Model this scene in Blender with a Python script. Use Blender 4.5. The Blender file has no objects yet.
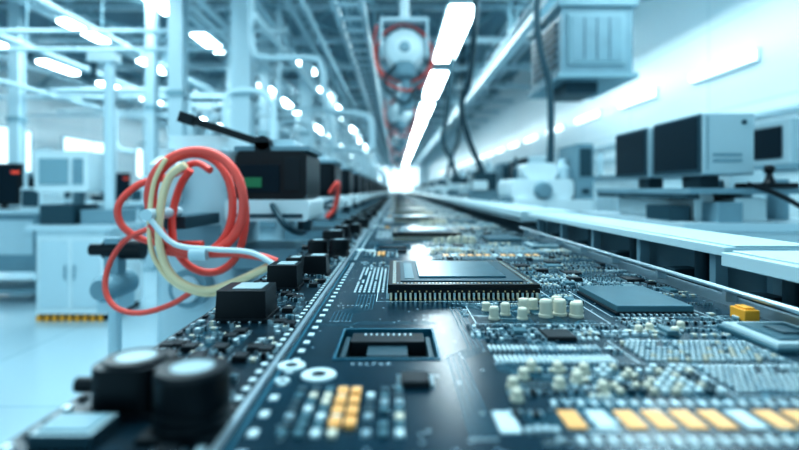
import bpy, math, random
from mathutils import Vector, Matrix
random.seed(7)
SC = bpy.context.scene

# ------------------------------------------------------------ materials
def mat(name, col, rough=0.5, metal=0.0, emit=None, es=0.0, noise=0.0, nscale=20.0, spec=0.5, bump=0.0, coat=0.0):
    m = bpy.data.materials.new(name); m.use_nodes = True
    nt = m.node_tree; b = nt.nodes['Principled BSDF']
    b.inputs['Base Color'].default_value = (*col, 1)
    b.inputs['Roughness'].default_value = rough
    b.inputs['Metallic'].default_value = metal
    b.inputs['Specular IOR Level'].default_value = spec
    b.inputs['Coat Weight'].default_value = coat
    if emit:
        b.inputs['Emission Color'].default_value = (*emit, 1)
        b.inputs['Emission Strength'].default_value = es
    if noise > 0 or bump > 0:
        tc = nt.nodes.new('ShaderNodeTexCoord')
        n = nt.nodes.new('ShaderNodeTexNoise'); n.inputs['Scale'].default_value = nscale
        n.inputs['Detail'].default_value = 4
        nt.links.new(tc.outputs['Object'], n.inputs['Vector'])
        if noise > 0:
            r = nt.nodes.new('ShaderNodeValToRGB')
            r.color_ramp.elements[0].position = .3; r.color_ramp.elements[1].position = .7
            r.color_ramp.elements[0].color = (*[c*(1-noise) for c in col], 1)
            r.color_ramp.elements[1].color = (*[min(1, c*(1+noise)) for c in col], 1)
            nt.links.new(n.outputs['Fac'], r.inputs['Fac'])
            nt.links.new(r.outputs['Color'], b.inputs['Base Color'])
        if bump > 0:
            bp = nt.nodes.new('ShaderNodeBump'); bp.inputs['Strength'].default_value = bump
            bp.inputs['Distance'].default_value = .01
            nt.links.new(n.outputs['Fac'], bp.inputs['Height'])
            nt.links.new(bp.outputs['Normal'], b.inputs['Normal'])
    return m

M = {}
M['pcb'] = mat('pcb_soldermask', (.003, .032, .052), .24, noise=.25, nscale=9, spec=.42)
M['pcb2'] = mat('pcb_soldermask_dark', (.003, .024, .038), .32, noise=.4, nscale=40, spec=.4)
M['trace'] = mat('copper_trace_masked', (.02, .16, .23), .35, metal=.2)
M['silk'] = mat('silkscreen_white', (.62, .78, .84), .5)
M['gold'] = mat('gold_plating', (.70, .56, .36), .35, metal=.7)
M['orange'] = mat('tinned_gold_pad', (.90, .47, .17), .4, metal=.1)
M['solder'] = mat('solder', (.55, .70, .76), .3, metal=.8)
M['padw'] = mat('pad_white', (.58, .71, .75), .45)
M['capgrey'] = mat('capacitor_top', (.36, .48, .52), .4, metal=.2)
M['beige'] = mat('ceramic_beige', (.66, .64, .54), .5)
M['black'] = mat('black_plastic', (.004, .010, .015), .35, spec=.4)
M['blackm'] = mat('matte_black_rubber', (.008, .017, .024), .5, spec=.4)
M['lid'] = mat('chip_lid', (.07, .18, .23), .28, metal=.7, noise=.08, nscale=30)
M['chipgrey'] = mat('chip_package_grey', (.07, .17, .21), .4)
M['alu'] = mat('aluminium', (.50, .62, .68), .33, metal=.75, noise=.06, nscale=6)
M['rail'] = mat('painted_rail', (.50, .65, .70), .35)
M['white'] = mat('machine_white', (.64, .76, .80), .4, noise=.04, nscale=4)
M['grey'] = mat('machine_grey', (.20, .33, .39), .45, noise=.06, nscale=5)
M['dgrey'] = mat('machine_dark_grey', (.025, .075, .10), .45)
M['steel'] = mat('structural_steel', (.24, .39, .45), .5)
M['ltsteel'] = mat('painted_steel_light', (.50, .65, .71), .4)
M['monitor'] = mat('monitor_housing', (.42, .55, .60), .45)
M['red'] = mat('hose_red', (.78, .125, .10), .4)
M['hosebeige'] = mat('hose_beige', (.80, .66, .44), .4)
M['yellow'] = mat('safety_orange', (.85, .42, .06), .5)
M['screen'] = mat('screen_glass', (.006, .022, .034), .38, spec=.2)
M['green'] = mat('green_display', (.01, .05, .03), .4, emit=(.05, .7, .35), es=.12)
M['redled'] = mat('red_indicator', (.5, .05, .03), .4, emit=(1, .15, .08), es=.5)
M['lamp'] = mat('fluorescent_diffuser', (.9, .95, 1), .5, emit=(.84, .97, 1.0), es=13)
M['window'] = mat('window_and_haze_glow', (.8, .9, 1), .2, emit=(.78, .95, 1.0), es=.95)
M['duct'] = mat('galvanised_duct', (.30, .45, .51), .4, metal=.4)
M['table'] = mat('line_table', (.02, .07, .095), .45)

def wallmat(name, col, seam, sx, sz, rough=.4, axis='YZ'):
    m = mat(name, col, rough); nt = m.node_tree; b = nt.nodes['Principled BSDF']
    tc = nt.nodes.new('ShaderNodeTexCoord'); sep = nt.nodes.new('ShaderNodeSeparateXYZ')
    cmb = nt.nodes.new('ShaderNodeCombineXYZ')
    nt.links.new(tc.outputs['Object'], sep.inputs[0])
    nt.links.new(sep.outputs[axis[0]], cmb.inputs[0]); nt.links.new(sep.outputs[axis[1]], cmb.inputs[1])
    br = nt.nodes.new('ShaderNodeTexBrick')
    br.offset = 0; br.inputs['Scale'].default_value = 1
    br.inputs['Brick Width'].default_value = sx; br.inputs['Row Height'].default_value = sz
    br.inputs['Mortar Size'].default_value = .015
    br.inputs['Color1'].default_value = (*col, 1)
    br.inputs['Color2'].default_value = (*[c*.95 for c in col], 1)
    br.inputs['Mortar'].default_value = (*seam, 1)
    nt.links.new(cmb.outputs[0], br.inputs['Vector'])
    nt.links.new(br.outputs['Color'], b.inputs['Base Color'])
    return m
M['wall'] = wallmat('wall_panels', (.82, .91, .94), (.66, .79, .83), 2.4, 1.2, rough=.3)
M['wallf'] = wallmat('wall_panels_end', (.80, .90, .94), (.5, .6, .64), 2.4, 1.2, axis='XZ')
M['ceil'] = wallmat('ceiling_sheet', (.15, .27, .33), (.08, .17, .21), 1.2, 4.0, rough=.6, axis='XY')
M['floor'] = wallmat('epoxy_floor', (.44, .60, .67), (.36, .51, .58), 3.0, 3.0, rough=.16, axis='XY')

# ------------------------------------------------------------ mesh builder
class MB:
    def __init__(s): s.v = []; s.f = []; s.m = []; s.sm = []; s.mats = []
    def mi(s, k):
        if k not in s.mats: s.mats.append(k)
        return s.mats.index(k)
    def face(s, idx, k, smooth=False): s.f.append(idx); s.m.append(s.mi(k)); s.sm.append(smooth)
    def box(s, x0, x1, y0, y1, z0, z1, k, top=None, taper=0.0):
        b = len(s.v); t = taper
        s.v += [(x0, y0, z0), (x1, y0, z0), (x1, y1, z0), (x0, y1, z0),
                (x0+t, y0+t, z1), (x1-t, y0+t, z1), (x1-t, y1-t, z1), (x0+t, y1-t, z1)]
        for q in ((0, 3, 2, 1), (0, 1, 5, 4), (1, 2, 6, 5), (2, 3, 7, 6), (3, 0, 4, 7)):
            s.face([b+i for i in q], k)
        s.face([b+4, b+5, b+6, b+7], top or k)
    def cbox(s, cx, cy, z0, w, d, h, k, **kw): s.box(cx-w/2, cx+w/2, cy-d/2, cy+d/2, z0, z0+h, k, **kw)
    def rbox(s, x0, x1, y0, y1, z0, z1, r, k, axis='Z', n=5):
        """box with rounded edges running along axis"""
        if axis == 'Z': a0, a1, b0, b1, c0, c1 = x0, x1, y0, y1, z0, z1; f = lambda a, b, c: (a, b, c)
        elif axis == 'Y': a0, a1, b0, b1, c0, c1 = z0, z1, x0, x1, y0, y1; f = lambda a, b, c: (b, c, a)
        else: a0, a1, b0, b1, c0, c1 = y0, y1, z0, z1, x0, x1; f = lambda a, b, c: (c, a, b)
        pts = []
        for (cx, cy, st) in ((a1-r, b1-r, 0), (a0+r, b1-r, 90), (a0+r, b0+r, 180), (a1-r, b0+r, 270)):
            for i in range(n+1):
                t = math.radians(st+90*i/n); pts.append((cx+r*math.cos(t), cy+r*math.sin(t)))
        N = len(pts); b = len(s.v)
        for c in (c0, c1): s.v += [f(p[0], p[1], c) for p in pts]
        for i in range(N): s.face([b+i, b+(i+1) % N, b+N+(i+1) % N, b+N+i], k, True)
        e = len(s.v)
        for c in (c0, c1): s.v += [f(p[0], p[1], c) for p in pts]
        s.face([e+i for i in range(N)][::-1], k); s.face([e+N+i for i in range(N)], k)
    def lathe(s, c, prof, k, axis='Z', seg=24, kcap=None):
        """prof: list of (r, h[,mat])"""
        cx, cy, cz = c
        def P(r, h, t):
            a, b_ = r*math.cos(t), r*math.sin(t)
            if axis == 'Z': return (cx+a, cy+b_, cz+h)
            if axis == 'Y': return (cx+b_, cy+h, cz+a)
            return (cx+h, cy+a, cz+b_)
        for j in range(len(prof)-1):
            b = len(s.v)
            for q in (prof[j], prof[j+1]):
                s.v += [P(q[0], q[1], 2*math.pi*i/seg) for i in range(seg)]
            kk = prof[j+1][2] if len(prof[j+1]) > 2 else k
            for i in range(seg):
                s.face([b+i, b+(i+1) % seg, b+seg+(i+1) % seg, b+seg+i], kk, True)
    def cyl(s, c, r, h, k, axis='Z', seg=20, top=None):
        s.lathe(c, [(.0001, 0), (r, 0), (r, h), (.0001, h, top or k)], k, axis, seg)
    def tube(s, pts, r, k, seg=10, spline=True, sub=8, closed=False):
        P = [Vector(p) for p in pts]
        if spline:
            Q = []; n = len(P)
            rng = range(n) if closed else range(n-1)
            for i in rng:
                if closed: p0, p1, p2, p3 = P[i-1], P[i], P[(i+1) % n], P[(i+2) % n]
                else: p0, p1, p2, p3 = P[max(i-1, 0)], P[i], P[i+1], P[min(i+2, n-1)]
                for j in range(sub):
                    t = j/sub
                    Q.append(.5*((2*p1)+(-p0+p2)*t+(2*p0-5*p1+4*p2-p3)*t*t+(-p0+3*p1-3*p2+p3)*t**3))
            if not closed: Q.append(P[-1])
            P = Q
        n = len(P); b = len(s.v); up = None
        for i in range(n):
            if closed: T = (P[(i+1) % n]-P[i-1])
            else: T = (P[min(i+1, n-1)]-P[max(i-1, 0)])
            T.normalize()
            if up is None:
                up = Vector((0, 0, 1)) if abs(T.z) < .9 else Vector((1, 0, 0))
            up = (up-T*up.dot(T)); up.normalize(); sd = T.cross(up)
            for j in range(seg):
                a = 2*math.pi*j/seg
                s.v.append(tuple(P[i]+(up*math.cos(a)+sd*math.sin(a))*r))
        for i in range(n if closed else n-1):
            i2 = (i+1) % n
            for j in range(seg):
                s.face([b+i*seg+j, b+i*seg+(j+1) % seg, b+i2*seg+(j+1) % seg, b+i2*seg+j], k, True)
        if not closed:
            s.face([b+j for j in range(seg)], k); s.face([b+(n-1)*seg+j for j in range(seg)][::-1], k)
    def beam(s, a, b, w, k):
        a = Vector(a); b = Vector(b); T = (b-a).normalized()
        up = Vector((0, 0, 1)) if abs(T.z) < .95 else Vector((0, 1, 0))
        sd = T.cross(up).normalized(); up = sd.cross(T).normalized(); q = len(s.v)
        for p in (a, b):
            for i, j in ((-1, -1), (1, -1), (1, 1), (-1, 1)):
                s.v.append(tuple(p+sd*i*w/2+up*j*w/2))
        for i in range(4): s.face([q+i, q+(i+1) % 4, q+4+(i+1) % 4, q+4+i], k)
        s.face([q+3, q+2, q+1, q], k); s.face([q+4, q+5, q+6, q+7], k)
    def ribbon(s, pts, w, z, k):
        for (x0, y0), (x1, y1) in zip(pts, pts[1:]):
            dx, dy = x1-x0, y1-y0; L = math.hypot(dx, dy)
            if L < 1e-6: continue
            nx, ny = -dy/L*w/2, dx/L*w/2; b = len(s.v)
            s.v += [(x0-nx, y0-ny, z), (x1-nx, y1-ny, z), (x1+nx, y1+ny, z), (x0+nx, y0+ny, z)]
            s.face([b, b+1, b+2, b+3], k)
    def obj(s, name, bevel=0.0, loc=(0, 0, 0), segs=2, fix=True):
        me = bpy.data.meshes.new(name); me.from_pydata(s.v, [], s.f); me.update()
        for k in s.mats: me.materials.append(M[k])
        me.polygons.foreach_set('material_index', s.m); me.polygons.foreach_set('use_smooth', s.sm)
        if fix:
            import bmesh
            bm = bmesh.new(); bm.from_mesh(me); bmesh.ops.recalc_face_normals(bm, faces=bm.faces); bm.to_mesh(me); bm.free()
        o = bpy.data.objects.new(name, me); SC.collection.objects.link(o); o.location = loc
        if bevel > 0:
            md = o.modifiers.new('bevel', 'BEVEL'); md.width = bevel; md.segments = segs
            md.limit_method = 'ANGLE'; md.angle_limit = math.radians(50)
        return o
def copies(o, offs):
    for off in offs:
        c = o.copy(); SC.collection.objects.link(c)
        c.location = Vector(o.location)+Vector(off)

# ------------------------------------------------------------ room
XL, XR, YN, YF, ZC = -12.0, 4.5, -4.0, 70.0, 5.6
def slab(name, x0, x1, y0, y1, z0, z1, k):
    b = MB(); b.box(x0, x1, y0, y1, z0, z1, k); return b.obj(name)
slab('floor', XL, XR, YN, YF, -.1, 0, 'floor')
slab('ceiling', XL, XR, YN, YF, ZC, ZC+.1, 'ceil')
slab('wall_left', XL-.1, XL, YN, YF, 0, ZC, 'wall')
slab('wall_right', XR, XR+.1, YN, YF, 0, ZC, 'wall')
slab('wall_far', XL, XR, YF, YF+.1, 0, ZC, 'wallf')
slab('baseboard_left', XL, XL+.03, YN, YF, 0, .15, 'steel')
slab('baseboard_right', XR-.03, XR, YN, YF, 0, .15, 'steel')
b = MB()
for z in (1.9, 2.2): b.box(XR-.06, XR, YN, YF, z, z+.05, 'ltsteel')
b.obj('trim_1')
# windows, then a glowing panel for haze at the far end
def window(name, x, y0, y1, z0, z1, sgn):
    b = MB()
    a, c = sorted((x, x+sgn*.02)); b.box(a, c, y0, y1, z0, z1, 'window')
    a, c = sorted((x, x+sgn*.05)); t = .06
    b.box(a, c, y0-t, y1+t, z1, z1+t, 'ltsteel'); b.box(a, c, y0-t, y1+t, z0-t, z0, 'ltsteel')
    b.box(a, c, y0-t, y0, z0, z1, 'ltsteel'); b.box(a, c, y1, y1+t, z0, z1, 'ltsteel')
    ym = (y0+y1)/2; b.box(a, c, ym-.025, ym+.025, z0, z1, 'ltsteel')
    b.obj(name)
n = 1
for i in range(12):
    y = 8.0+i*5.0
    window('far_haze_glow_%d' % n, XL, y, y+3.4, 1.9, 3.2, 1); n += 1
b = MB(); b.box(-10, 3.2, YF-.03, YF, 1.0, 4.6, 'window')  # added glowing panel, stands in for bright haze at the aisle end
for i in range(7): b.box(-10+i*2.1-.05, -10+i*2.1+.05, YF-.07, YF-.03, 1.0, 4.6, 'ltsteel')
b.obj('far_haze_glow_%d' % n)

# strip lights
def strip_light(length, w):
    b = MB()
    b.box(-w/2-.04, w/2+.04, 0, length, .03, .12, 'ltsteel')
    b.rbox(-w/2, w/2, .05, length-.05, -.03, .03, .028, 'lamp', axis='Y', n=4)
    for y in (.4, length-.4): b.cyl((0, y, .12), .012, 0.98, 'steel', seg=6)
    return b
o = strip_light(3.75, .46).obj('ceiling_strip_light', loc=(1.18, 8.7, 4.5))
copies(o, [(0, 4.9*i, 0) for i in range(1, 12)])
o = strip_light(1.4, .26).obj('ceiling_tube_light', loc=(-4.08, 5.2, 4.5))
copies(o, [(0, 2.5*i, 0) for i in range(1, 24)]+[(-4.75, 2.5*i+2.2, 0) for i in range(0, 22)]+[(1.75, 3.3*i+7.2, 0) for i in range(0, 15)]+[(-2.2, 2.9*i+4.2, 0) for i in range(0, 15)])
# glowing bars for a row of bright spots on the right wall
M['glowbar'] = mat('wall_glow', (.9, .95, 1), .5, emit=(.86, .97, 1.0), es=1.6)
b = MB(); b.rbox(-.09, 0, 0, 1.3, -.06, .06, .03, 'glowbar', axis='Y', n=4); b.box(-.04, 0, -.03, 1.33, -.08, .08, 'white')
o = b.obj('wall_glow_bar', loc=(XR, 3.8, 2.98)); copies(o, [(0, 2.4*i, 0) for i in range(1, 20)])

# roof trusses
b = MB()
b.box(XL+.02, XR-.02, -.06, .06, 5.40, 5.54, 'ltsteel'); b.box(XL+.02, XR-.02, -.05, .05, 4.66, 4.78, 'ltsteel')
x = XL+.1; k = 0
while x < XR-1.0:
    b.beam((x, 0, 4.72 if k % 2 == 0 else 5.45), (x+.95, 0, 5.45 if k % 2 == 0 else 4.72), .07, 'steel')
    x += .95; k += 1
for px in (-9.5, -6.6, -3.3, -.9, 2.3): b.cyl((px, 0, 5.54), .03, .06, 'steel', seg=6)
o = b.obj('roof_truss', loc=(0, 6.2, 0)); copies(o, [(0, 2.6*i, 0) for i in range(1, 24)])
b = MB()
for px in (-10.5, -7.4, -5.6, -2.9, -1.2, 2.9, 3.9):
    b.box(px-.06, px+.06, YN, YF-.1, 5.54, 5.6, 'ltsteel')
for px in (-6.4, -2.4, -.9): b.box(px-.07, px+.07, 2, YF-.1, 4.50, 4.655, 'ltsteel')
for i in range(14):
    y = 6.2+2.6*i
    for px in (-6.4, -2.4): b.beam((px, y, 4.58), (px+2.0, y+2.6, 4.58), .06, 'steel')
b.obj('roof_purlins')

# columns
def column(name, x, y, w):
    b = MB(); h = w/2
    b.box(-h, h, -h, -h+w*.16, .03, 5.58, 'ltsteel'); b.box(-h, h, h-w*.16, h, .03, 5.58, 'ltsteel')
    b.box(-w*.3, w*.3, -h+w*.16, h-w*.16, .03, 5.58, 'ltsteel')
    b.box(-h*1.7, h*1.7, -h*1.7, h*1.7, 0, .03, 'steel')
    b.box(-h*1.2, h*1.2, -h*1.2, h*1.2, 2.6, 2.68, 'steel')
    return b.obj(name, loc=(x, y, 0))
c = column('steel_column', -2.14, 7.0, .27); copies(c, [(0, 5*i, 0) for i in range(1, 11)])
c = column('steel_column', -3.05, 7.0, .2); copies(c, [(-.1, 5*i, 0) for i in range(1, 9)])
c = column('steel_column', -4.0, 8.2, .15); copies(c, [(-.1, 4.2*i, 0) for i in range(1, 9)])
c = column('steel_column', -7.2, 9.5, .2); copies(c, [(0, 5*i, 0) for i in range(1, 9)])

# overhead pipes / ducts
b = MB()
b.tube([(-5.3, 12, 4.1), (-5.3, 60, 4.1)], .15, 'duct', spline=False, seg=16)
for y in range(13, 60, 3): b.lathe((-5.3, y, 4.1), [(.15, 0), (.18, .02), (.18, .06), (.15, .08)], 'steel', axis='Y', seg=16)
for y in range(14, 60, 6): b.cyl((-5.3, y, 4.25), .015, 1.35, 'steel', seg=6)
b.tube([(-5.3, 12, 4.1), (-5.3, 11.7, 4.15), (-5.3, 11.6, 4.4), (-5.3, 11.6, 5.58)], .15, 'duct', seg=16)
b.obj('ventilation_duct')
b = MB()
for dx, z, y0 in ((.15, 3.0, 6.4), (-.1, 2.75, 9.0), (.1, 2.6, 13.5), (.1, 2.6, 18)):
    b.tube([(-2.0+dx, y0, 5.5), (-2.0+dx, y0, z+.5), (-1.97+dx, y0, z+.1), (-1.85+dx, y0, z), (-1.25+dx, y0, z-.01), (-1.10+dx, y0, z-.1),
            (-1.05+dx, y0, z-.5), (-.98+dx, y0, z-.68), (-.6+dx, y0+.1, z-.72), (-.48+dx, y0+.1, z-.82), (-.45+dx, y0+.1, z-1.2)], .045, 'ltsteel', seg=12)
for x, z in ((-1.55, 4.0), (-1.35, 4.0), (-2.7, 3.9), (-8.0, 4.0), (-3.5, 4.25), (-3.3, 4.25), (-6.9, 3.2), (-1.7, 3.4), (-5.9, 3.6), (-4.7, 3.8)):
    b.tube([(x, 6, z), (x, 60, z)], .05, 'ltsteel', spline=False)
    for y in range(8, 60, 6): b.cyl((x, y, z+.05), .012, 5.6-z-.05, 'steel', seg=6)
for (z, y) in ((3.62, 7.3), (3.35, 7.3), (3.0, 11.4), (3.7, 12.4), (2.8, 16.4)):
    b.tube([(-8.5, y, z), (-1.6, y, z)], .035, 'ltsteel', spline=False)
for (x, y, z) in ((-3.6, 8.8, 2.9), (-3.6, 11, 3.2), (-2.6, 10.4, 2.9), (-2.6, 14.4, 2.9), (-5.6, 10, 3.0), (-6.3, 13, 3.2)):
    b.tube([(x-2.5, y, z+.15), (x-.4, y, z+.15), (x-.1, y, z+.05), (x, y, z-.3), (x, y, z-.7), (x+.12, y, z-.9), (x+.4, y, z-.93)], .045, 'ltsteel', seg=12)
b.obj('overhead_pipework')

# central overhead cable tray
b = MB()
for x in (-.62, -.34): b.box(x-.02, x+.02, 3.6, 60, 3.10, 3.24, 'ltsteel')
y = 3.7
while y < 40: b.box(-.6, -.36, y, y+.05, 3.11, 3.14, 'ltsteel'); y += .4
for x in (-.54, -.48, -.42): b.tube([(x, 3.6, 3.17), (x, 50, 3.17)], .022, 'grey', spline=False, seg=8)
for y in range(5, 60, 3):
    for x in (-.62, -.34): b.cyl((x, y, 3.24), .014, 2.36, 'steel', seg=6)
b.obj('overhead_cable_tray')
# right overhead crane rail
b = MB()
b.box(2.02, 2.08, 4.2, 60, 3.78, 3.98, 'ltsteel'); b.box(1.96, 2.14, 4.2, 60, 3.98, 4.01, 'ltsteel'); b.box(1.96, 2.14, 4.2, 60, 3.75, 3.78, 'ltsteel')
for y in range(5, 60, 4): b.beam((2.05, y, 4.0), (2.05, y, 5.6), .06, 'steel'); b.beam((2.05, y, 4.1), (2.6, y, 5.58), .04, 'steel')
b.obj('overhead_crane_rail')
# hose reels
def hose_reel():
    b = MB()
    b.lathe((0, -.14, 0), [(.001, 0), (.1, 0), (.2, .05), (.25, .12), (.25, .26), (.2, .33), (.1, .38), (.001, .38)], 'white', axis='Y', seg=28)
    b.lathe((0, -.17, 0), [(.001, 0), (.06, 0), (.07, .04)], 'grey', axis='Y', seg=20)
    b.lathe((0, .0, -.36), [(.001, 0), (.08, 0), (.14, .04), (.15, .14), (.13, .2)], 'grey', seg=24)
    b.box(-.29, -.26, -.05, .1, -.1, .36, 'ltsteel'); b.box(.26, .29, -.05, .1, -.1, .36, 'ltsteel')
    b.box(-.29, .29, -.05, .1, .34, .38, 'ltsteel'); b.cyl((0, .02, .38), .06, .3, 'white', seg=16); b.cyl((0, .02, .68), .035, 5.6-2.98-.68, 'steel', seg=10)
    ring = [(.34*math.cos(t*math.pi/8), .10+.03*math.sin(t), -.02+.35*math.sin(t*math.pi/8)) for t in range(16)]
    b.tube(ring, .014, 'red', closed=True, sub=3)
    ring = [(-.33, .0, .3), (-.36, 0, .1), (-.33, .0, -.2), (-.18, -.05, -.42), (.05, -.08, -.5), (.25, -.05, -.4), (.34, 0, -.15)]
    b.tube(ring, .014, 'red', sub=5)
    b.tube([(-.1, -.1, -.2), (-.24, -.1, -.42), (0, -.1, -.66), (.15, -.08, -.45)], .02, 'dgrey')
    b.lathe((.02, 0, -.72), [(.001, 0), (.09, 0), (.1, .12), (.06, .2), (.06, .42)], 'grey', seg=16)
    return b
o = hose_reel().obj('hanging_hose_reel', loc=(.1, 6, 2.98)); copies(o, [(.0, 5, 0), (.0, 11, 0), (.0, 18, 0)])

# suspended air unit
b = MB()
b.box(1.98, 2.84, 6.0, 7.3, 2.70, 3.50, 'grey'); b.box(1.93, 2.89, 5.95, 7.35, 3.50, 3.57, 'steel'); b.box(1.93, 2.89, 5.95, 7.35, 2.64, 2.70, 'steel')
b.box(2.06, 2.74, 5.975, 6.0, 2.80, 3.42, 'steel'); b.box(2.10, 2.70, 5.965, 5.975, 2.84, 3.38, 'grey')
for x in (2.25, 2.4, 2.55): b.box(x-.006, x+.006, 5.960, 5.965, 2.86, 3.36, 'dgrey')
for i in range(6): b.box(1.955, 1.98, 6.15, 7.15, 2.82+i*.1, 2.87+i*.1, 'dgrey')
b.box(2.1, 2.5, 6.2, 6.8, 2.50, 2.64, 'dgrey')
for x in (2.25, 2.77):
    for y in (6.1, 7.2): b.cyl((x, y, 3.57), .02, 2.03, 'steel', seg=6)
b.obj('suspended_air_handling_unit', bevel=.01)

# drop hoses on the right
b = MB()
b.tube([(1.5, 4.6, 5.55), (1.42, 4.6, 3.6), (1.30, 4.6, 3.0), (1.33, 4.6, 2.6), (1.42, 4.6, 2.2), (1.42, 4.6, 1.50)], .032, 'dgrey')
b.tube([(1.3, 7.6, 5.55), (1.15, 7.6, 3.2), (1.0, 7.6, 2.6), (1.1, 7.6, 2.1), (1.35, 7.6, 1.5)], .045, 'dgrey')
b.tube([(1.3, 10.7, 5.55), (1.1, 10.7, 3.0), (1.0, 10.7, 2.4), (1.2, 10.7, 1.9), (1.3, 10.7, 1.5)], .05, 'dgrey')
b.tube([(1.9, 14.2, 5.55), (1.8, 14.2, 3.0), (1.6, 14.2, 2.3), (1.4, 14.2, 1.50)], .05, 'dgrey')
b.obj('air_supply_hoses')

# ------------------------------------------------------------ production line
ZB = 1.10
P = 1.10            # pitch between boards
NB = 22
b = MB()
b.box(-.31, .66, .02, 60, .96, 1.078, 'table'); b.box(-.33, -.31, .02, 60, .94, 1.085, 'alu')
b.box(.66, .9, .02, 60, .96, 1.03, 'table')
for y in [.3+2.5*i for i in range(24)]:
    for x in (-.28, .8): b.box(x-.04, x+.04, y, y+.08, 0, .96, 'alu'); b.cyl((x, y+.04, 0), .06, .02, 'blackm')
b.box(-.26, .78, .3, 60, .25, .31, 'alu')
b.obj('production_line_table', bevel=.003)

def plate(b, x0, x1, y0, y1, z0, z1, holes, k, kside):
    xs = sorted({x0, x1, *[h[0] for h in holes], *[h[1] for h in holes]})
    ys = sorted({y0, y1, *[h[2] for h in holes], *[h[3] for h in holes]})
    inh = lambda x, y: any(h[0] < x < h[1] and h[2] < y < h[3] for h in holes)
    for i in range(len(xs)-1):
        for j in range(len(ys)-1):
            if inh((xs[i]+xs[i+1])/2, (ys[j]+ys[j+1])/2): continue
            q = len(b.v); b.v += [(xs[i], ys[j], z1), (xs[i+1], ys[j], z1), (xs[i+1], ys[j+1], z1), (xs[i], ys[j+1], z1)]
            b.face([q, q+1, q+2, q+3], k)
    for (a, c, d, e) in [(x0, x1, y0, y1)]+list(holes):
        q = len(b.v); b.v += [(a, d, z0), (c, d, z0), (c, e, z0), (a, e, z0), (a, d, z1), (c, d, z1), (c, e, z1), (a, e, z1)]
        for f in ((0, 1, 5, 4), (1, 2, 6, 5), (2, 3, 7, 6), (3, 0, 4, 7)): b.face([q+i for i in f], kside)

# traces + silkscreen
def trace_bundle(b, x, y, dirn, n, pitch, L1, L2, L3, w=.0012, k='trace'):
    """dirn +1/-1 lateral side of 45deg jog"""
    for i in range(n):
        o = i*pitch
        p = [(x+o, y), (x+o, y+L1-dirn*o*.41), (x+o+dirn*L2, y+L1-dirn*o*.41+L2), (x+o+dirn*L2, y+L1+L2+L3)]
        b.ribbon(p, w, ZB+.0004, k)
        for q in (p[0], p[-1]): b.lathe((q[0], q[1], ZB+.0002), [(.0022, .0004), (.001, .0005)], 'solder', seg=8)
def trace_h(b, x, y, n, pitch, L1, L2, L3, w=.0012):
    for i in range(n):
        o = i*pitch
        b.ribbon([(x, y+o), (x+L1+o*.41, y+o), (x+L1+L2+o*.41, y+o+L2), (x+L1+L2+L3, y+o+L2)], w, ZB+.0004, 'trace')

XE = -.135          # split between the narrow strip board and the main board
HOLE = (-.072, .050, .592, .715)
bm_ = MB()
plate(bm_, XE, .573, .302, .302+P-.004, 1.078, ZB, [HOLE], 'pcb', 'trace')
for i in range(34):
    trace_bundle(bm_, random.uniform(.1, .5), random.uniform(.33, 1.15), random.choice((-1, 1)), random.randint(3, 8), .004,
                 random.uniform(.02, .08), random.uniform(.01, .05), random.uniform(.02, .08))
trace_bundle(bm_, .062, .40, 1, 4, .006, .20, .03, .22); trace_bundle(bm_, -.10, .76, 1, 6, .006, .06, .03, .10)
for i in range(18): trace_h(bm_, random.uniform(.1, .4), random.uniform(.33, 1.3), random.randint(3, 6), .004, random.uniform(.01, .05), random.uniform(.01, .03), random.uniform(.02, .06))
trace_h(bm_, -.12, .735, 3, .006, .05, .01, .12)
bm_.box(-.13, -.127, .32, 1.38, ZB, ZB+.0006, 'trace')
for i in range(30): bm_.cbox(-.117, .34+i*.035, ZB, .008, .012, .0012, 'padw')
# vias
for i in range(340):
    x, y = random.uniform(-.11, .56), random.uniform(.33, 1.37)
    if HOLE[0]-.01 < x < HOLE[1]+.01 and HOLE[2]-.01 < y < HOLE[3]+.01: continue
    bm_.lathe((x, y, ZB+.0001), [(.0020, .0004), (.0009, .0004)], 'solder', seg=7)
# silkscreen outlines
def outline(b, x0, x1, y0, y1, w=.0015):
    for p in ([(x0, y0), (x1, y0)], [(x1, y0), (x1, y1)], [(x1, y1), (x0, y1)], [(x0, y1), (x0, y0)]): b.ribbon(p, w, ZB+.0006, 'silk')
outline(bm_, -.035, .285, .895, 1.24); outline(bm_, .34, .495, .785, .985); outline(bm_, .12, .32, .745, .86); outline(bm_, .28, .46, .572, .662)
outline(bm_, .33, .48, .482, .568)
for (x, y, n) in ((-.10, .86, 7), (.10, .875, 10), (.30, 1.25, 8), (-.05, .57, 6), (.15, .47, 8), (.36, .775, 6)):
    for j in range(n):
        xx = x+j*.008; bm_.ribbon([(xx, y), (xx, y+.008)], .001, ZB+.0006, 'silk'); bm_.ribbon([(xx, y+random.choice((0, .004, .008))), (xx+.004, y+random.choice((0, .004, .008)))], .001, ZB+.0006, 'silk')
o = bm_.obj('circuit_board', fix=False); copies(o, [(0, P*i, 0) for i in range(1, NB)])

bs = MB()
plate(bs, -.31, XE-.006, .302, .302+P-.004, 1.078, ZB-.001, [], 'pcb2', 'trace')
bs.box(XE-.006, XE, .302, .302+P-.004, 1.078, ZB+.004, 'alu')
for i in range(46): bs.cbox(XE-.016, .315+i*.0236, ZB-.001, .007, .010, .0015, 'padw')
for i in range(46): bs.cbox(-.300, .315+i*.0236, ZB-.001, .006, .008, .003, 'blackm' if i % 3 else 'solder')
for i in range(10):
    trace_bundle(bs, random.uniform(-.28, -.19), random.uniform(.32, 1.2), random.choice((-1, 1)), 4, .004, random.uniform(.02, .07), .015, random.uniform(.02, .07))
o = bs.obj('strip_circuit_board', fix=False); copies(o, [(0, P*i, 0) for i in range(1, NB)])

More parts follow.
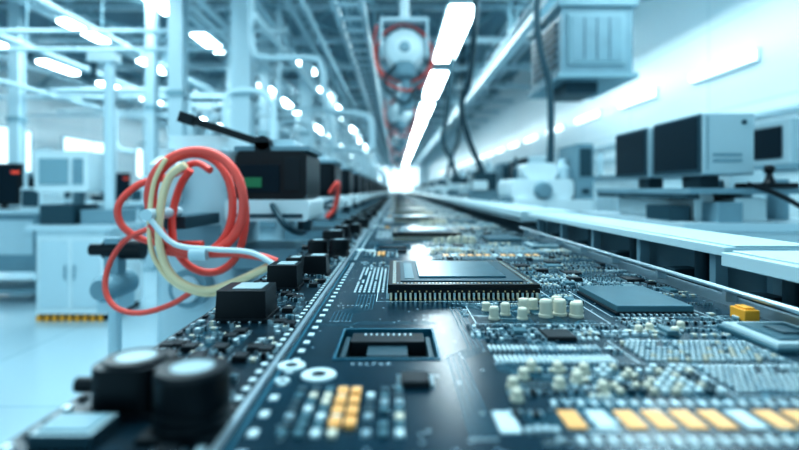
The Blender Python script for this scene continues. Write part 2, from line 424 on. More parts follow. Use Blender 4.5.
# SMD parts
def smd(b, x, y, l, w, h, rot, k, z=ZB):
    e = l*.22
    if rot:
        b.box(x-w/2, x+w/2, y-l/2+e, y+l/2-e, z, z+h, k)
        b.box(x-w/2, x+w/2, y-l/2, y-l/2+e, z, z+h*.95, 'solder'); b.box(x-w/2, x+w/2, y+l/2-e, y+l/2, z, z+h*.95, 'solder')
    else:
        b.box(x-l/2+e, x+l/2-e, y-w/2, y+w/2, z, z+h, k)
        b.box(x-l/2, x-l/2+e, y-w/2, y+w/2, z, z+h*.95, 'solder'); b.box(x+l/2-e, x+l/2, y-w/2, y+w/2, z, z+h*.95, 'solder')
def soic(b, x, y, w, d, h, k='blackm', z=ZB):
    b.box(x-w/2, x+w/2, y-d/2, y+d/2, z+.001, z+h, k, taper=.0008)
    n = max(3, int(d/.005))
    for i in range(n):
        yy = y-d/2+d*(i+.5)/n
        b.box(x-w/2-.004, x-w/2, yy-.001, yy+.001, z, z+h*.5, 'solder'); b.box(x+w/2, x+w/2+.004, yy-.001, yy+.001, z, z+h*.5, 'solder')
def grid(b, x0, x1, y0, y1, nx, ny, sx, sy, h, k, z=ZB, skip=0):
    for i in range(nx):
        for j in range(ny):
            if random.random() < skip: continue
            b.cbox(x0+(x1-x0)*(i+.5)/nx, y0+(y1-y0)*(j+.5)/ny, z, sx, sy, h, k if isinstance(k, str) else random.choice(k))
s = MB()
occupied = [(-.04, .29, .88, 1.26), (.335, .50, .78, .99), (.14, .46, .39, .475), HOLE, (.12, .33, .74, .86), (.28, .47, .57, .665), (.32, .49, .478, .57),
            (-.13, .09, .55, .90), (.0, .1, .30, .9), (.46, .58, .60, .73), (.11, .26, .565, .65), (.21, .33, .48, .57), (-.14, -.1, .3, 1.4), (-.1, -.06, .5, .58), (-.09, .0, .95, 1.3), (.52, .6, .7, .86)]
def free(x, y): return x < .565 and not any(a-.004 < x < c+.004 and d-.004 < y < e+.004 for a, c, d, e in occupied)
def used(x0, x1, y0, y1): occupied.append((x0, x1, y0, y1))
for i in range(28):
    for t in range(20):
        x, y = random.uniform(.09, .55), random.uniform(.32, 1.38)
        w, d = random.choice(((.02, .02), (.03, .022), (.04, .04), (.016, .03)))
        if all(free(x+a*w*.7, y+c*d*.7) for a in (-1, 0, 1) for c in (-1, 0, 1)):
            soic(s, x, y, w, d, random.choice((.005, .007)), random.choice(('blackm', 'blackm', 'chipgrey'))); used(x-w/2-.004, x+w/2+.004, y-d/2, y+d/2); break
for i in range(380):
    x, y = random.uniform(.06, .55), random.uniform(.32, 1.37)
    n = random.randint(3, 9); rot = random.random() < .5; k = random.choice(('beige', 'blackm', 'chipgrey', 'padw', 'blackm', 'dgrey'))
    l, w = random.choice(((.009, .005), (.007, .004), (.007, .004), (.012, .007)))
    for j in range(n):
        xx = x+j*(w if rot else l)*1.5
        if xx < .565 and free(xx, y): smd(s, xx, y, l, w, random.choice((.003, .004)), rot, k); used(xx-.001, xx+.001, y-.001, y+.001)
for i in range(50):
    x, y = random.uniform(-.1, .08), random.uniform(1.27, 1.38)
    if free(x, y): smd(s, x, y, .009, .005, .003, random.random() < .5, random.choice(('beige', 'padw', 'dgrey')))
# pad/pin arrays
grid(s, .29, .455, .578, .655, 24, 6, .0032, .0060, .004, ('padw', 'solder', 'padw', 'solder', 'beige'), skip=.06)
grid(s, .335, .475, .488, .562, 20, 6, .0032, .0055, .004, ('padw', 'padw', 'solder'), skip=.06)
grid(s, .215, .325, .485, .565, 10, 6, .0060, .0070, .005, ('padw', 'solder', 'beige', 'dgrey'), skip=.15)
grid(s, .115, .255, .572, .60, 24, 1, .003, .024, .003, 'padw'); grid(s, .115, .255, .615, .640, 24, 1, .003, .018, .003, ('padw', 'solder'))
grid(s, .48, .565, .50, .58, 12, 6, .0040, .008, .004, ('padw', 'beige'))
grid(s, .10, .30, .66, .735, 22, 5, .0045, .008, .003, ('padw', 'solder', 'dgrey'), skip=.35)
grid(s, -.085, -.012, .97, 1.29, 8, 16, .0045, .010, .0015, 'padw', skip=.1)
grid(s, .30, .42, 1.02, 1.18, 12, 8, .005, .010, .003, ('padw', 'solder', 'chipgrey'), skip=.2)
grid(s, -.10, .01, .40, .505, 8, 7, .0075, .010, .003, ('padw', 'beige', 'solder', 'chipgrey', 'dgrey'), skip=.15)
for i in range(4):
    for j in range(2): s.cbox(-.052+j*.013, .425+i*.022, ZB, .010, .015, .0042, 'orange')
for i, k in enumerate(('orange', 'padw', 'orange', 'orange', 'orange', 'orange', 'padw', 'orange', 'orange', 'padw', 'orange', 'orange')):
    s.cbox(.153+i*.0252, .435, ZB, .017, .034, .0012, k)
for i in range(24): s.cbox(.147+i*.0126, .396, ZB, .005, .012, .002, 'padw')
for i in range(24): s.cbox(.147+i*.0126, .466, ZB, .004, .010, .002, ('padw', 'solder')[i % 2])
s.cbox(.095, .43, ZB, .018, .04, .0012, 'padw')
soic(s, .02, .52, .03, .03, .006)
for i in range(320):
    x, y = random.uniform(-.295, -.155), random.uniform(.31, 1.38)
    if any(abs(x-a) < .047 and abs(y-c) < .047 for a, c in ((-.171, .4255), (-.243, .47), (-.236, .79), (-.228, 1.02), (-.195, 1.2), (-.25, 1.24), (-.26, .405))): continue
    k = random.choice(('padw', 'beige', 'dgrey', 'blackm', 'chipgrey'))
    if random.random() < .15: soic(s, x, y, .018, .02, .007, z=ZB-.001)
    else: smd(s, x, y, random.choice((.008, .012)), .006, random.choice((.004, .007)), random.random() < .5, k, z=ZB-.001)
o = s.obj('surface_mount_components', fix=False); copies(o, [(0, P*i, 0) for i in range(1, NB)])

# socket with recess
b = MB(); x0, x1, y0, y1 = HOLE
for q in ((x0-.003, x1+.003, y0-.003, y0), (x0-.003, x1+.003, y1, y1+.003), (x0-.003, x0, y0, y1), (x1, x1+.003, y0, y1)): b.box(*q, ZB, ZB+.0015, 'trace')
b.box(x0+.001, x1-.001, y0+.001, y1-.001, 1.079, 1.082, 'black')
b.box(x0+.012, x1-.012, y0+.07, y1-.012, 1.082, ZB-.001, 'blackm'); b.box(x0+.035, x1-.035, y0+.03, y1-.045, 1.082, ZB-.006, 'dgrey')
b.box(x0+.042, x1-.042, y0+.012, y0+.03, 1.082, ZB-.010, 'blackm')
for i in range(9): b.cbox(x0+.03+i*.0078, y1-.02, ZB-.001, .003, .01, .001, 'solder')
b.box(x0+.003, x0+.010, y0+.02, y1-.02, 1.082, ZB-.004, 'dgrey'); b.box(x1-.010, x1-.003, y0+.02, y1-.02, 1.082, ZB-.004, 'dgrey')
o = b.obj('recessed_socket_connector', bevel=.0008); copies(o, [(0, P*i, 0) for i in range(1, 8)])

# the processor chip in focus
b = MB(); x0, x1, y0, y1 = -.015, .264, .915, 1.225
b.box(x0+.004, x1-.004, y0+.004, y1-.004, ZB, ZB+.006, 'blackm')
n = 31
for i in range(n):
    x = x0+.006+(x1-x0-.012)*i/(n-1)
    for yy in (y0, y1):
        b.cbox(x, yy, ZB, .0042, .006, .012, 'solder' if i % 2 else 'beige'); b.cbox(x, yy+(-.004 if yy == y0 else .004), ZB, .0042, .010, .002, 'gold')
    y = y0+.006+(y1-y0-.012)*i/(n-1)
    for xx in (x0, x1): b.cbox(xx, y, ZB, .006, .0042, .012, 'solder')
b.box(x0, x1, y0, y1, ZB+.011, ZB+.0185, 'black')
b.box(x0+.003, x1-.003, y0+.003, y1-.003, ZB+.0185, ZB+.020, 'dgrey')
b.box(x0, x1, y0, y1, ZB+.020, ZB+.027, 'black')
n = 40
for i in range(n):
    x = x0+.012+(x1-x0-.024)*i/(n-1); y = y0+.012+(y1-y0-.024)*i/(n-1)
    for yy in (y0+.014, y1-.014): b.cbox(x, yy, ZB+.027, .0030, .007, .0006, 'gold' if i % 3 == 0 else 'solder')
    for xx in (x0+.012, x1-.012): b.cbox(xx, y, ZB+.027, .007, .0030, .0006, 'gold' if i % 3 == 0 else 'solder')
    if i % 2: b.cbox(x, y0-.0004, ZB+.013, .003, .001, .003, 'gold')
b.box(x0+.024, x1-.024, y0+.028, y1-.026, ZB+.027, ZB+.029, 'dgrey'); b.box(x0+.06, x1-.05, y0+.06, y1-.045, ZB+.029, ZB+.032, 'lid')
b.box(x0+.032, x0+.05, y0+.05, y1-.06, ZB+.029, ZB+.030, 'chipgrey')
o = b.obj('processor_chip', bevel=.0006); copies(o, [(0, P*i, 0) for i in range(1, NB)])

# flat shielded chip to the right
b = MB(); b.box(.352, .482, .80, .975, ZB, ZB+.004, 'blackm'); b.box(.355, .479, .803, .972, ZB+.004, ZB+.014, 'chipgrey', top='lid')
for i in range(14): b.cbox(.36+i*.009, .796, ZB, .004, .010, .003, 'solder'); b.cbox(.36+i*.009, .979, ZB, .004, .010, .003, 'solder')
o = b.obj('flat_memory_chip', bevel=.001); copies(o, [(0, P*i, 0) for i in range(1, 10)])
# framed chip at right edge
b = MB(); b.box(.465, .565, .61, .725, ZB, ZB+.006, 'chipgrey'); b.box(.468, .562, .613, .722, ZB+.006, ZB+.011, 'capgrey', taper=.002)
b.box(.482, .548, .628, .707, ZB+.011, ZB+.013, 'lid'); b.box(.503, .530, .65, .685, ZB+.013, ZB+.015, 'dgrey')
o = b.obj('framed_sensor_chip', bevel=.001); copies(o, [(0, P*i, 0) for i in range(1, 6)])
# orange relay
b = MB(); b.box(.527, .550, .755, .79, ZB, ZB+.018, 'yellow'); b.box(.531, .546, .76, .785, ZB+.018, ZB+.021, 'yellow')
for x in (.525, .552): b.box(x-.002, x+.002, .765, .78, ZB, ZB+.006, 'solder')
o = b.obj('orange_relay', bevel=.0015)
# beige capacitors
b = MB()
for (x, y, r, h) in ((.152, .775, .0075, .020), (.175, .80, .0075, .020), (.196, .775, .0075, .018), (.208, .815, .0085, .024), (.237, .79, .010, .028), (.262, .80, .010, .026),
                     (.285, .79, .010, .024), (.27, .84, .009, .022), (.23, .84, .008, .018), (.30, .825, .008, .018), (.15, .83, .007, .014)):
    b.lathe((x, y, ZB), [(r*1.15, 0), (r*1.15, h*.15), (r, h*.18), (r, h*.85), (r*.85, h*.97), (r*.5, h), (.0002, h)], 'beige', seg=18)
o = b.obj('capacitor_cluster'); copies(o, [(0, P*i, 0) for i in range(1, 5)])
b = MB()
for (x, y) in ((.118, .505), (.135, .53), (.165, .505), (.188, .52), (.205, .495), (.15, .555), (.178, .55), (.34, .70), (.36, .71), (.385, .69), (.41, .72), (.205, .545), (.115, .475)):
    b.lathe((x, y, ZB), [(.0068, 0), (.0068, .003), (.0055, .004), (.0055, .009), (.004, .011), (.0002, .0115)], 'beige', seg=16)
o = b.obj('small_capacitor_group'); copies(o, [(0, P*i, 0) for i in range(1, 5)])
# mounting washers
def washer(x, y, r):
    b = MB(); b.lathe((x, y, ZB), [(r, 0), (r, .002), (r*.93, .003), (r*.5, .003), (r*.42, .002), (r*.42, .0005, 'black'), (.0001, .0005, 'black')], 'padw', seg=32); return b.obj('mounting_washer')
for (x, y, r) in ((-.083, .5376, .019), (-.118, .565, .016), (-.118, .52, .008)):
    o = washer(x, y, r); copies(o, [(0, P*i, 0) for i in range(1, 4)])

# large black electrolytic capacitors and relays on the strip board
ZS = ZB-.001
b = MB()
b.box(-.205, -.143, .392, .460, ZS, ZS+.005, 'blackm')
b.lathe((-.173, .4255, ZS+.004), [(.0325, 0), (.0325, .004), (.031, .006), (.031, .012), (.0295, .014), (.031, .016), (.031, .043), (.0290, .047), (.018, .0475), (.0175, .0465, 'capgrey'), (.0001, .0465, 'capgrey')], 'black', seg=40)
o = b.obj('black_electrolytic_capacitor'); copies(o, [(0, P*i, 0) for i in range(1, 6)])
b = MB()
b.rbox(-.275, -.213, .44, .50, ZS, ZS+.042, .016, 'black'); b.lathe((-.244, .47, ZS+.042), [(.028, 0), (.027, .003), (.018, .0035), (.0175, .003, 'capgrey'), (.0001, .003, 'capgrey')], 'black', seg=36)
b.cyl((-.293, .46, ZS+.022), .007, .02, 'black', axis='X'); b.box(-.278, -.210, .437, .503, ZS, ZS+.004, 'blackm')
o = b.obj('black_power_inductor'); copies(o, [(0, P*i, 0) for i in range(1, 6)])
def relay(x, y, w, d, h):
    b = MB(); b.box(x-w/2, x+w/2, y-d/2, y+d/2, ZS+.003, ZS+h, 'black', taper=.002)
    b.box(x-w*.22, x+w*.36, y-d*.3, y+d*.35, ZS+h, ZS+h+.0015, 'capgrey'); b.box(x-w/2-.002, x+w/2+.002, y-d/2-.002, y+d/2+.002, ZS, ZS+.006, 'blackm')
    for i in range(5): b.cbox(x-w*.4+w*.2*i, y-d/2-.004, ZS, .004, .006, .003, 'solder')
    return b.obj('black_relay_module', bevel=.0025)
for (x, y, w, d, h) in ((-.236, .795, .078, .075, .048), (-.228, 1.03, .062, .065, .05), (-.19, 1.2, .055, .06, .045), (-.25, 1.24, .04, .05, .035)):
    o = relay(x, y, w, d, h); copies(o, [(0, P*i, 0) for i in range(1, 9)])
b = MB(); b.box(-.285, -.235, .385, .425, ZS, ZS+.012, 'dgrey', top='capgrey'); b.box(-.28, -.24, .39, .42, ZS+.012, ZS+.014, 'steel')
o = b.obj('silver_crystal_module', bevel=.002)

# ------------------------------------------------------------ side rails on the right
def side_rail(y0, y1, x0, x1, top, th):
    b = MB()
    b.box(x0, x1, y0, y1, top-th, top, 'rail'); b.box(x0+.02, x1-.03, y0, y1, top, top+.003, 'rail')
    b.box(x0+.085, x0+.10, y0+.01, y1-.01, 1.03, top-th, 'grey')
    y = y0+.05
    while y < y1-.02:
        b.box(x0+.015, x0+.04, y, y+.02, 1.078, top-th, 'grey'); b.cyl((x0+.05, y+.10, 1.078), .014, top-th-1.078, 'dgrey', seg=14)
        b.box(x0+.02, x0+.08, y+.15, y+.2, 1.078, 1.078+(top-th-1.078)*.45, 'dgrey'); y += .30
    return b.obj('conveyor_side_rail', bevel=.002)
side_rail(.92, 2.30, .605, .80, 1.195, .018)
side_rail(.05, .90, .585, .80, 1.188, .024)
b = MB(); b.box(.59, .86, 2.36, 30, 1.15, 1.20, 'rail'); b.box(.66, .84, 2.36, 30, 1.03, 1.15, 'table'); b.box(.588, .59, 2.36, 30, 1.157, 1.168, 'dgrey')
b.obj('conveyor_side_rail', bevel=.003)
b = MB()
b.tube([(.558, .3, 1.132), (.558, 2.25, 1.132)], .0048, 'alu', spline=False, seg=12)
b.box(.574, .582, .3, 2.25, 1.079, 1.118, 'alu')
for i in range(9): b.box(.554, .574, .40+i*.22, .410+i*.22, 1.112, 1.130, 'alu')
b.obj('guide_rod', bevel=.0008)

# ------------------------------------------------------------ left dispensing machines along the line
def dispenser(detail=True):
    b = MB()
    b.rbox(-.98, -.66, .02, .50, .30, 1.46, .07, 'ltsteel', axis='Z'); b.rbox(-.94, -.68, .04, .46, 1.46, 1.52, .05, 'white')
    b.box(-1.0, -.62, 0, .52, .05, .30, 'grey')
    for x in (-.95, -.68):
        for y in (.06, .46): b.cyl((x, y, 0), .03, .05, 'blackm')
    b.box(-.66, -.40, .05, .42, .98, 1.06, 'grey')
    b.rbox(-.68, -.345, 0, .40, 1.175, 1.262, .02, 'white', axis='Y'); b.box(-.63, -.37, -.006, 0, 1.19, 1.205, 'dgrey')
    b.rbox(-.635, -.355, .0, .36, 1.262, 1.455, .025, 'black', axis='Y')
    b.box(-.615, -.46, -.005, .0, 1.29, 1.40, 'screen'); b.box(-.60, -.53, -.008, -.005, 1.31, 1.35, 'green'); b.box(-.44, -.38, -.004, 0, 1.30, 1.43, 'blackm')
    b.box(-.645, -.345, .01, .37, 1.455, 1.475, 'grey')
    b.rbox(-.60, -.42, .08, .30, 1.475, 1.51, .015, 'ltsteel', axis='Y')
    b.beam((-.82, -.02, 1.58), (-.53, .02, 1.485), .028, 'black'); b.beam((-.845, -.02, 1.588), (-.79, -.02, 1.570), .042, 'blackm')
    b.cyl((-.53, .0, 1.487), .028, .06, 'blackm', axis='Y'); b.box(-.56, -.50, .0, .06, 1.455, 1.49, 'blackm')
    b.cyl((-.40, .2, 1.125), .03, .05, 'dgrey'); b.lathe((-.40, .2, 1.102), [(.001, 0), (.006, 0), (.02, .024)], 'alu')
    b.cyl((-.80, -.06, .92), .075, .14, 'grey', axis='Y', seg=24); b.cyl((-.80, -.08, .92), .05, .03, 'ltsteel', axis='Y', seg=24)
    b.lathe((-.90, -.02, 1.24), [(.001, 0), (.05, 0), (.06, .02), (.06, .16), (.03, .19), (.03, .22), (.001, .22)], 'white', seg=20)
    b.box(-.96, -.70, .0, .02, 1.08, 1.16, 'grey')
    return b
o = dispenser().obj('dispensing_machine', bevel=.004, loc=(0, 1.98, 0)); copies(o, [(0, .92*i, 0) for i in range(1, 26)])

# coiled hoses
def H(pts, k, r=.0135, y=1.62, amp=.03):
    u = .00324; c = []
    for i, (a, e) in enumerate(pts): c.append(((a-396)*u, y+amp*math.sin(i*1.1), 1.3-(e-190)*u))
    return c, k, r
def ring_pts(cx, cy, rx, ry, a0, a1, n):
    return [(cx+rx*math.cos(math.radians(a0+(a1-a0)*i/(n-1))), cy-ry*math.sin(math.radians(a0+(a1-a0)*i/(n-1)))) for i in range(n)]
b = MB()
for pts, k, r in (
    H(ring_pts(204, 202, 46, 50, 240, -125, 17)+[(168, 238), (160, 214)], 'red', .0150, 1.56, .010),
    H(ring_pts(196, 204, 40, 50, 250, -95, 15)+[(170, 250)], 'red', .0130, 1.60, .012),
    H(ring_pts(207, 218, 38, 56, 120, 400, 13)+[(238, 176)], 'red', .0125, 1.64, .015),
    H([(164, 222), (186, 243), (214, 250), (244, 250), (270, 253), (284, 258)], 'red', .0120, 1.53, .005),
    H([(206, 170), (186, 162), (160, 176), (134, 184), (117, 204), (119, 226), (138, 242), (166, 246), (196, 246)], 'red', .0115, 1.66),
    H([(150, 228), (122, 240), (105, 264), (102, 290), (114, 308), (138, 314), (168, 306), (190, 292)], 'red', .0090, 1.64, .01),
    H([(198, 166), (182, 178), (174, 206), (174, 244), (188, 272), (216, 284), (246, 276), (276, 262)], 'hosebeige', .0125, 1.525, .006),
    H([(178, 160), (166, 184), (162, 220), (166, 252), (186, 278), (216, 289), (240, 284)], 'hosebeige', .0075, 1.535, .004),
    H([(166, 214), (190, 240), (226, 245), (262, 248), (288, 262)], 'padw', .0085, 1.50, .004)):
    b.tube([Vector(p) for p in pts], r, k, seg=12)
b.box(-.775, -.70, 1.66, 1.98, 1.17, 1.21, 'dgrey')
b.lathe((-.745, 1.49, 1.225), [(.001, 0), (.018, 0), (.018, .22), (.001, .22)], 'ltsteel', axis='Y', seg=16)
b.lathe((-.62, 1.51, 1.108), [(.001, 0), (.022, 0), (.022, .05), (.001, .05)], 'ltsteel', axis='X', seg=16)
b.obj('coiled_pneumatic_hoses')
b = MB()
b.tube([(-.50, 2.0, 1.25), (-.42, 1.92, 1.16), (-.40, 2.2, 1.12), (-.42, 2.7, 1.2), (-.36, 2.82, 1.24)], .012, 'dgrey')
b.tube([(-.38, 2.86, 1.28), (-.33, 2.85, 1.34), (-.35, 2.88, 1.20), (-.40, 2.87, 1.14)], .014, 'red')
b.obj('signal_cable')
# motor on a stand, low left
b = MB()
b.lathe((-1.18, 2.1, 0), [(.001, 0), (.13, 0), (.13, .02), (.025, .04), (.025, .84)], 'ltsteel', seg=24)
b.lathe((-1.18, 1.99, .90), [(.001, 0), (.04, 0), (.055, .03), (.055, .2), (.04, .23), (.001, .23)], 'grey', axis='Y', seg=24)
b.box(-1.22, -1.14, 2.04, 2.18, .80, .86, 'ltsteel'); b.cyl((-1.22, 2.1, 1.05), .04, .16, 'black', axis='X'); b.box(-1.21, -1.15, 2.07, 2.13, .94, 1.10, 'grey')
b.cyl((-1.28, 2.1, 1.05), .025, .07, 'black', axis='X')
b.obj('pump_motor_on_stand')

# ------------------------------------------------------------ left background equipment
def white_cabinet():
    b = MB()
    b.rbox(-.36, .36, 0, .7, .07, .90, .04, 'white'); b.box(-.34, .34, .03, .67, 0, .07, 'blackm')
    for i in range(9): b.box(-.34+i*.076, -.34+i*.076+.038, -.004, .03, .0, .055, 'yellow')
    b.box(-.30, -.02, -.012, 0, .14, .80, 'ltsteel'); b.box(.02, .30, -.012, 0, .14, .80, 'ltsteel')
    for x in (-.05, .04): b.box(x, x+.014, -.03, -.012, .42, .56, 'grey')
    b.box(-.42, .42, -.05, .72, .90, .95, 'ltsteel')
    b.box(-.38, -.05, .1, .55, .95, 1.15, 'dgrey'); b.box(.0, .34, .15, .6, .95, 1.10, 'grey')
    b.rbox(-.45, .10, .12, .62, 1.28, 1.70, .03, 'white', axis='Y'); b.box(-.18, -.12, .3, .42, 1.15, 1.28, 'steel')
    b.box(-.39, -.10, .10, .12, 1.36, 1.62, 'steel'); b.box(-.05, .05, .10, .12, 1.36, 1.62, 'grey')
    b.rbox(.20, .29, .2, .29, .95, 2.70, .02, 'ltsteel'); b.box(.05, .33, .17, .32, 2.62, 2.72, 'white'); b.cyl((.08, .24, 2.5), .03, .12, 'dgrey')
    return b
o = white_cabinet().obj('white_test_cabinet', bevel=.004, loc=(-3.22, 4.95, 0))
copies(o, [(-.2, 3.3, 0), (-.3, 6.2, 0), (-.3, 9.5, 0), (-.3, 13, 0), (-5.8, 2.6, 0), (-6.8, 6, 0), (-5.6, 10, 0)])
def workbench():
    b = MB()
    b.box(-.9, .45, 0, .8, 1.02, 1.07, 'ltsteel'); b.box(-.85, .40, .04, .76, .35, 1.02, 'grey'); b.box(-.8, .35, .03, .04, .55, .95, 'ltsteel')
    for x in (-.86, .38):
        for y in (.03, .72): b.box(x, x+.05, y, y+.05, 0, .35, 'steel')
    b.box(-.86, .43, .05, .75, .10, .14, 'steel')
    b.box(-.5, .0, .3, .36, 1.12, 1.62, 'black'); b.box(-.47, -.03, .294, .30, 1.15, 1.59, 'screen'); b.box(-.40, -.1, .3, .5, 1.07, 1.09, 'blackm'); b.box(-.28, -.22, .36, .40, 1.09, 1.3, 'blackm')
    b.box(-.1, .0, .285, .296, 1.5, 1.53, 'redled'); b.box(.08, .34, .2, .6, 1.07, 1.33, 'white'); b.box(.1, .3, .19, .2, 1.1, 1.3, 'dgrey')
    return b
o = workbench().obj('electronics_workbench', bevel=.004, loc=(-4.55, 5.75, 0))
copies(o, [(-.5, 3.4, 0), (-2.6, 1.2, 0), (-3.2, 5.5, 0), (-.6, 7, 0), (-1.0, 11, 0), (-5.2, 9, 0)])
def process_tower():
    b = MB()
    b.rbox(-.35, .35, 0, .8, .1, 1.25, .06, 'white'); b.box(-.33, .33, .03, .77, 0, .1, 'dgrey')
    b.rbox(-.30, .12, .08, .6, 1.25, 1.72, .05, 'grey', axis='Y'); b.box(-.25, .06, .065, .08, 1.34, 1.62, 'screen')
    b.lathe((.24, .35, 1.25), [(.09, 0), (.09, .5), (.05, .58), (.05, .8), (.001, .8)], 'ltsteel', seg=20)
    b.tube([(.24, .35, 2.0), (.24, .35, 2.2), (.1, .35, 2.35), (-.2, .35, 2.35), (-.28, .35, 2.2), (-.28, .35, 1.7)], .03, 'ltsteel')
    b.box(-.28, .28, -.012, 0, .25, 1.1, 'ltsteel'); b.box(.2, .24, -.03, -.012, .6, .8, 'dgrey')
    return b
o = process_tower().obj('process_tower_machine', bevel=.004, loc=(-1.55, 5.0, 0))
copies(o, [(0, 2.4, 0), (0, 4.9, 0), (0, 7.3, 0), (0, 10, 0), (0, 14.4, 0), (0, 17, 0), (0, 21, 0), (0, 25, 0), (-7, 4.2, 0), (-7.5, 7.6, 0)])

# ------------------------------------------------------------ right side equipment
def console(second=True):
    b = MB()
    b.rbox(1.42, 2.25, 0, 1.25, .1, 1.10, .04, 'white'); b.box(1.46, 2.2, .05, 1.2, 0, .1, 'dgrey')
    b.box(1.38, 2.28, -.05, 1.3, 1.10, 1.14, 'ltsteel')
    for (y0, y1, x0, x1) in ((.05, .52, 1.535, 1.79), (.62, 1.06, 1.55, 1.80)):
        b.rbox(x0, x1, y0, y1, 1.375, 1.69, .015, 'monitor', axis='X'); b.box(x0-.012, x0, y0+.01, y1-.01, 1.385, 1.68, 'dgrey')
        b.box(x0-.016, x0-.012, y0+.025, y1-.025, 1.405, 1.67, 'screen')
        b.box(x0+.05, x1-.06, y0-.004, y0, 1.44, 1.455, 'grey'); b.box(x0+.05, x1-.06, y0-.004, y0, 1.47, 1.485, 'grey')
        b.cyl((x1-.05, y0-.006, 1.64), .012, .006, 'dgrey', axis='Y')
        b.box(x0+.02, x0+.026, y0-.003, y0, 1.40, 1.67, 'grey')
        b.box(x0+.08, x1-.08, y0+.15, y1-.15, 1.31, 1.375, 'dgrey')
    b.box(1.44, 1.98, .0, 1.15, 1.28, 1.31, 'grey'); b.box(1.43, 1.50, .02, 1.1, 1.255, 1.28, 'dgrey')
    b.rbox(1.52, 1.62, .1, .95, 1.14, 1.28, .02, 'white', axis='Y'); b.box(1.70, 1.86, .06, .8, 1.14, 1.26, 'white'); b.box(1.9, 1.96, .3, .5, 1.14, 1.28, 'steel')
    b.box(1.78, 1.96, -.02, .18, 1.31, 1.335, 'black'); b.lathe((1.83, -.0, 1.33), [(.03, 0), (.02, .02), (.012, .05), (.025, .07), (.02, .09), (.001, .095)], 'black', seg=16)
    b.tube([(1.7, -.03, 1.33), (1.8, -.06, 1.29), (1.95, -.04, 1.22), (2.05, .02, 1.16)], .012, 'black')
    b.cyl((2.1, .3, 1.14), .05, .22, 'grey'); b.box(2.0, 2.2, .55, .9, 1.14, 1.42, 'white'); b.box(1.99, 2.0, .6, .85, 1.2, 1.36, 'dgrey')
    b.box(1.56, 1.68, -.03, .1, 1.14, 1.24, 'grey'); b.box(1.40, 1.50, .1, .35, 1.14, 1.22, 'dgrey')
    return b
o = console().obj('operator_console', bevel=.003, loc=(0, 2.45, 0)); copies(o, [(0, 3.3, 0), (0, 6.2, 0), (0, 9.5, 0), (0, 13.0, 0), (0, 17, 0), (0, 21, 0)])
def mounter():
    b = MB()
    b.rbox(1.02, 1.72, 0, .75, .1, 1.22, .05, 'white'); b.box(1.05, 1.69, .04, .7, 0, .1, 'dgrey')
    b.rbox(1.0, 1.55, .05, .6, 1.22, 1.40, .05, 'white', axis='Y'); b.rbox(1.12, 1.42, .08, .5, 1.40, 1.54, .06, 'white', axis='Y')
    b.lathe((1.27, -.03, 1.30), [(.001, 0), (.06, 0), (.075, .02), (.075, .08)], 'grey', axis='Y', seg=24)
    b.lathe((1.50, .2, 1.40), [(.07, 0), (.07, .10), (.04, .13), (.04, .18), (.001, .18)], 'ltsteel', seg=20)
    b.box(1.56, 1.70, .0, .5, 1.22, 1.70, 'grey'); b.box(1.58, 1.68, -.01, 0, 1.42, 1.66, 'dgrey'); b.box(1.60, 1.66, -.01, 0, 1.27, 1.31, 'dgrey')
    b.box(.92, 1.02, .1, .6, 1.10, 1.22, 'grey'); b.cyl((1.05, .1, 1.36), .02, .12, 'dgrey'); b.cyl((1.10, .3, 1.40), .012, .2, 'dgrey')
    b.box(1.0, 1.3, -.02, .0, 1.02, 1.16, 'grey')
    return b
o = mounter().obj('pick_and_place_machine', bevel=.004, loc=(0, 4.3, 0)); copies(o, [(.0, y-4.3, 0) for y in (7.4, 10.5, 14.0, 17.6, 21.6, 25.5, 30)])
def feeder():
    b = MB()
    b.rbox(.94, 1.34, 0, .4, .1, 1.30, .03, 'grey'); b.box(.96, 1.32, .03, .38, 0, .1, 'dgrey'); b.box(1.0, 1.28, .05, .35, 1.30, 1.52, 'dgrey')
    b.rbox(.97, 1.15, -.05, .1, 1.30, 1.42, .02, 'white', axis='Y'); b.cyl((1.2, .2, 1.52), .04, .14, 'ltsteel')
    return b
o = feeder().obj('component_feeder', bevel=.003, loc=(0, 6.3, 0)); copies(o, [(0, y-6.3, 0) for y in (8.9, 12.1, 15.2, 19.0)])
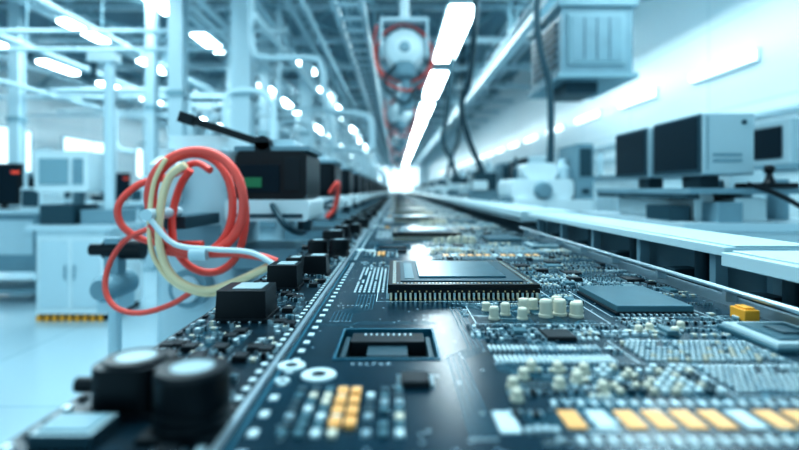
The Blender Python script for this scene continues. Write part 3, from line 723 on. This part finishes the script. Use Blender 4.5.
def enclosure():
    b = MB()
    b.box(2.9, 3.7, 0, 1.4, .08, 1.45, 'white'); b.box(2.93, 3.67, .03, 1.37, 0, .08, 'dgrey'); b.box(2.86, 3.74, -.04, 1.44, 1.45, 1.50, 'grey')
    b.box(3.0, 3.4, .2, .9, 1.50, 1.85, 'monitor'); b.box(2.985, 3.0, .28, .82, 1.55, 1.8, 'screen'); b.box(2.885, 2.9, .1, .65, .2, 1.3, 'ltsteel'); b.box(2.885, 2.9, .75, 1.3, .2, 1.3, 'ltsteel')
    b.cyl((3.55, .3, 1.5), .05, .45, 'ltsteel')
    return b
o = enclosure().obj('oven_enclosure', bevel=.005, loc=(0, 3.6, 0)); copies(o, [(0, 2.3, 0), (0, 4.8, 0), (0, 8, 0), (0, 12, 0), (0, 16, 0)])

# ------------------------------------------------------------ light, world, camera
w = bpy.data.worlds.new('world'); SC.world = w; w.use_nodes = True
w.node_tree.nodes['Background'].inputs[0].default_value = (.58, .88, 1, 1); w.node_tree.nodes['Background'].inputs[1].default_value = 1.0
def area(name, loc, rot, sx, sy, e, col=(.76, .945, 1)):
    l = bpy.data.lights.new(name, 'AREA'); l.shape = 'RECTANGLE'; l.size = sx; l.size_y = sy; l.energy = e; l.color = col
    o = bpy.data.objects.new(name, l); SC.collection.objects.link(o); o.location = loc; o.rotation_euler = rot; return o
area('ceiling_area_light', (-.8, 2.2, 4.4), (0, 0, 0), 3.0, 3.0, 180)
area('ceiling_area_light', (-5, 8, 4.4), (0, 0, 0), 3, 6, 180)
area('ceiling_area_light', (3.2, 7, 4.4), (0, math.radians(25), 0), 1.5, 8, 180)

cd = bpy.data.cameras.new('camera'); cam = bpy.data.objects.new('camera', cd); SC.collection.objects.link(cam)
cam.location = (0, 0, 1.3); cam.rotation_euler = (math.radians(90), 0, 0)
cd.sensor_width = 36; cd.lens = 36*500/799; cd.shift_x = .0044; cd.shift_y = -.0438; cd.clip_start = .02; cd.clip_end = 200
cd.dof.use_dof = True; cd.dof.focus_distance = .94; cd.dof.aperture_fstop = 1.75
SC.camera = cam
SC.view_settings.view_transform = 'Standard'
try: SC.view_settings.look = 'High Contrast'
except Exception as e: print('look', e)
SC.view_settings.exposure = 0.1
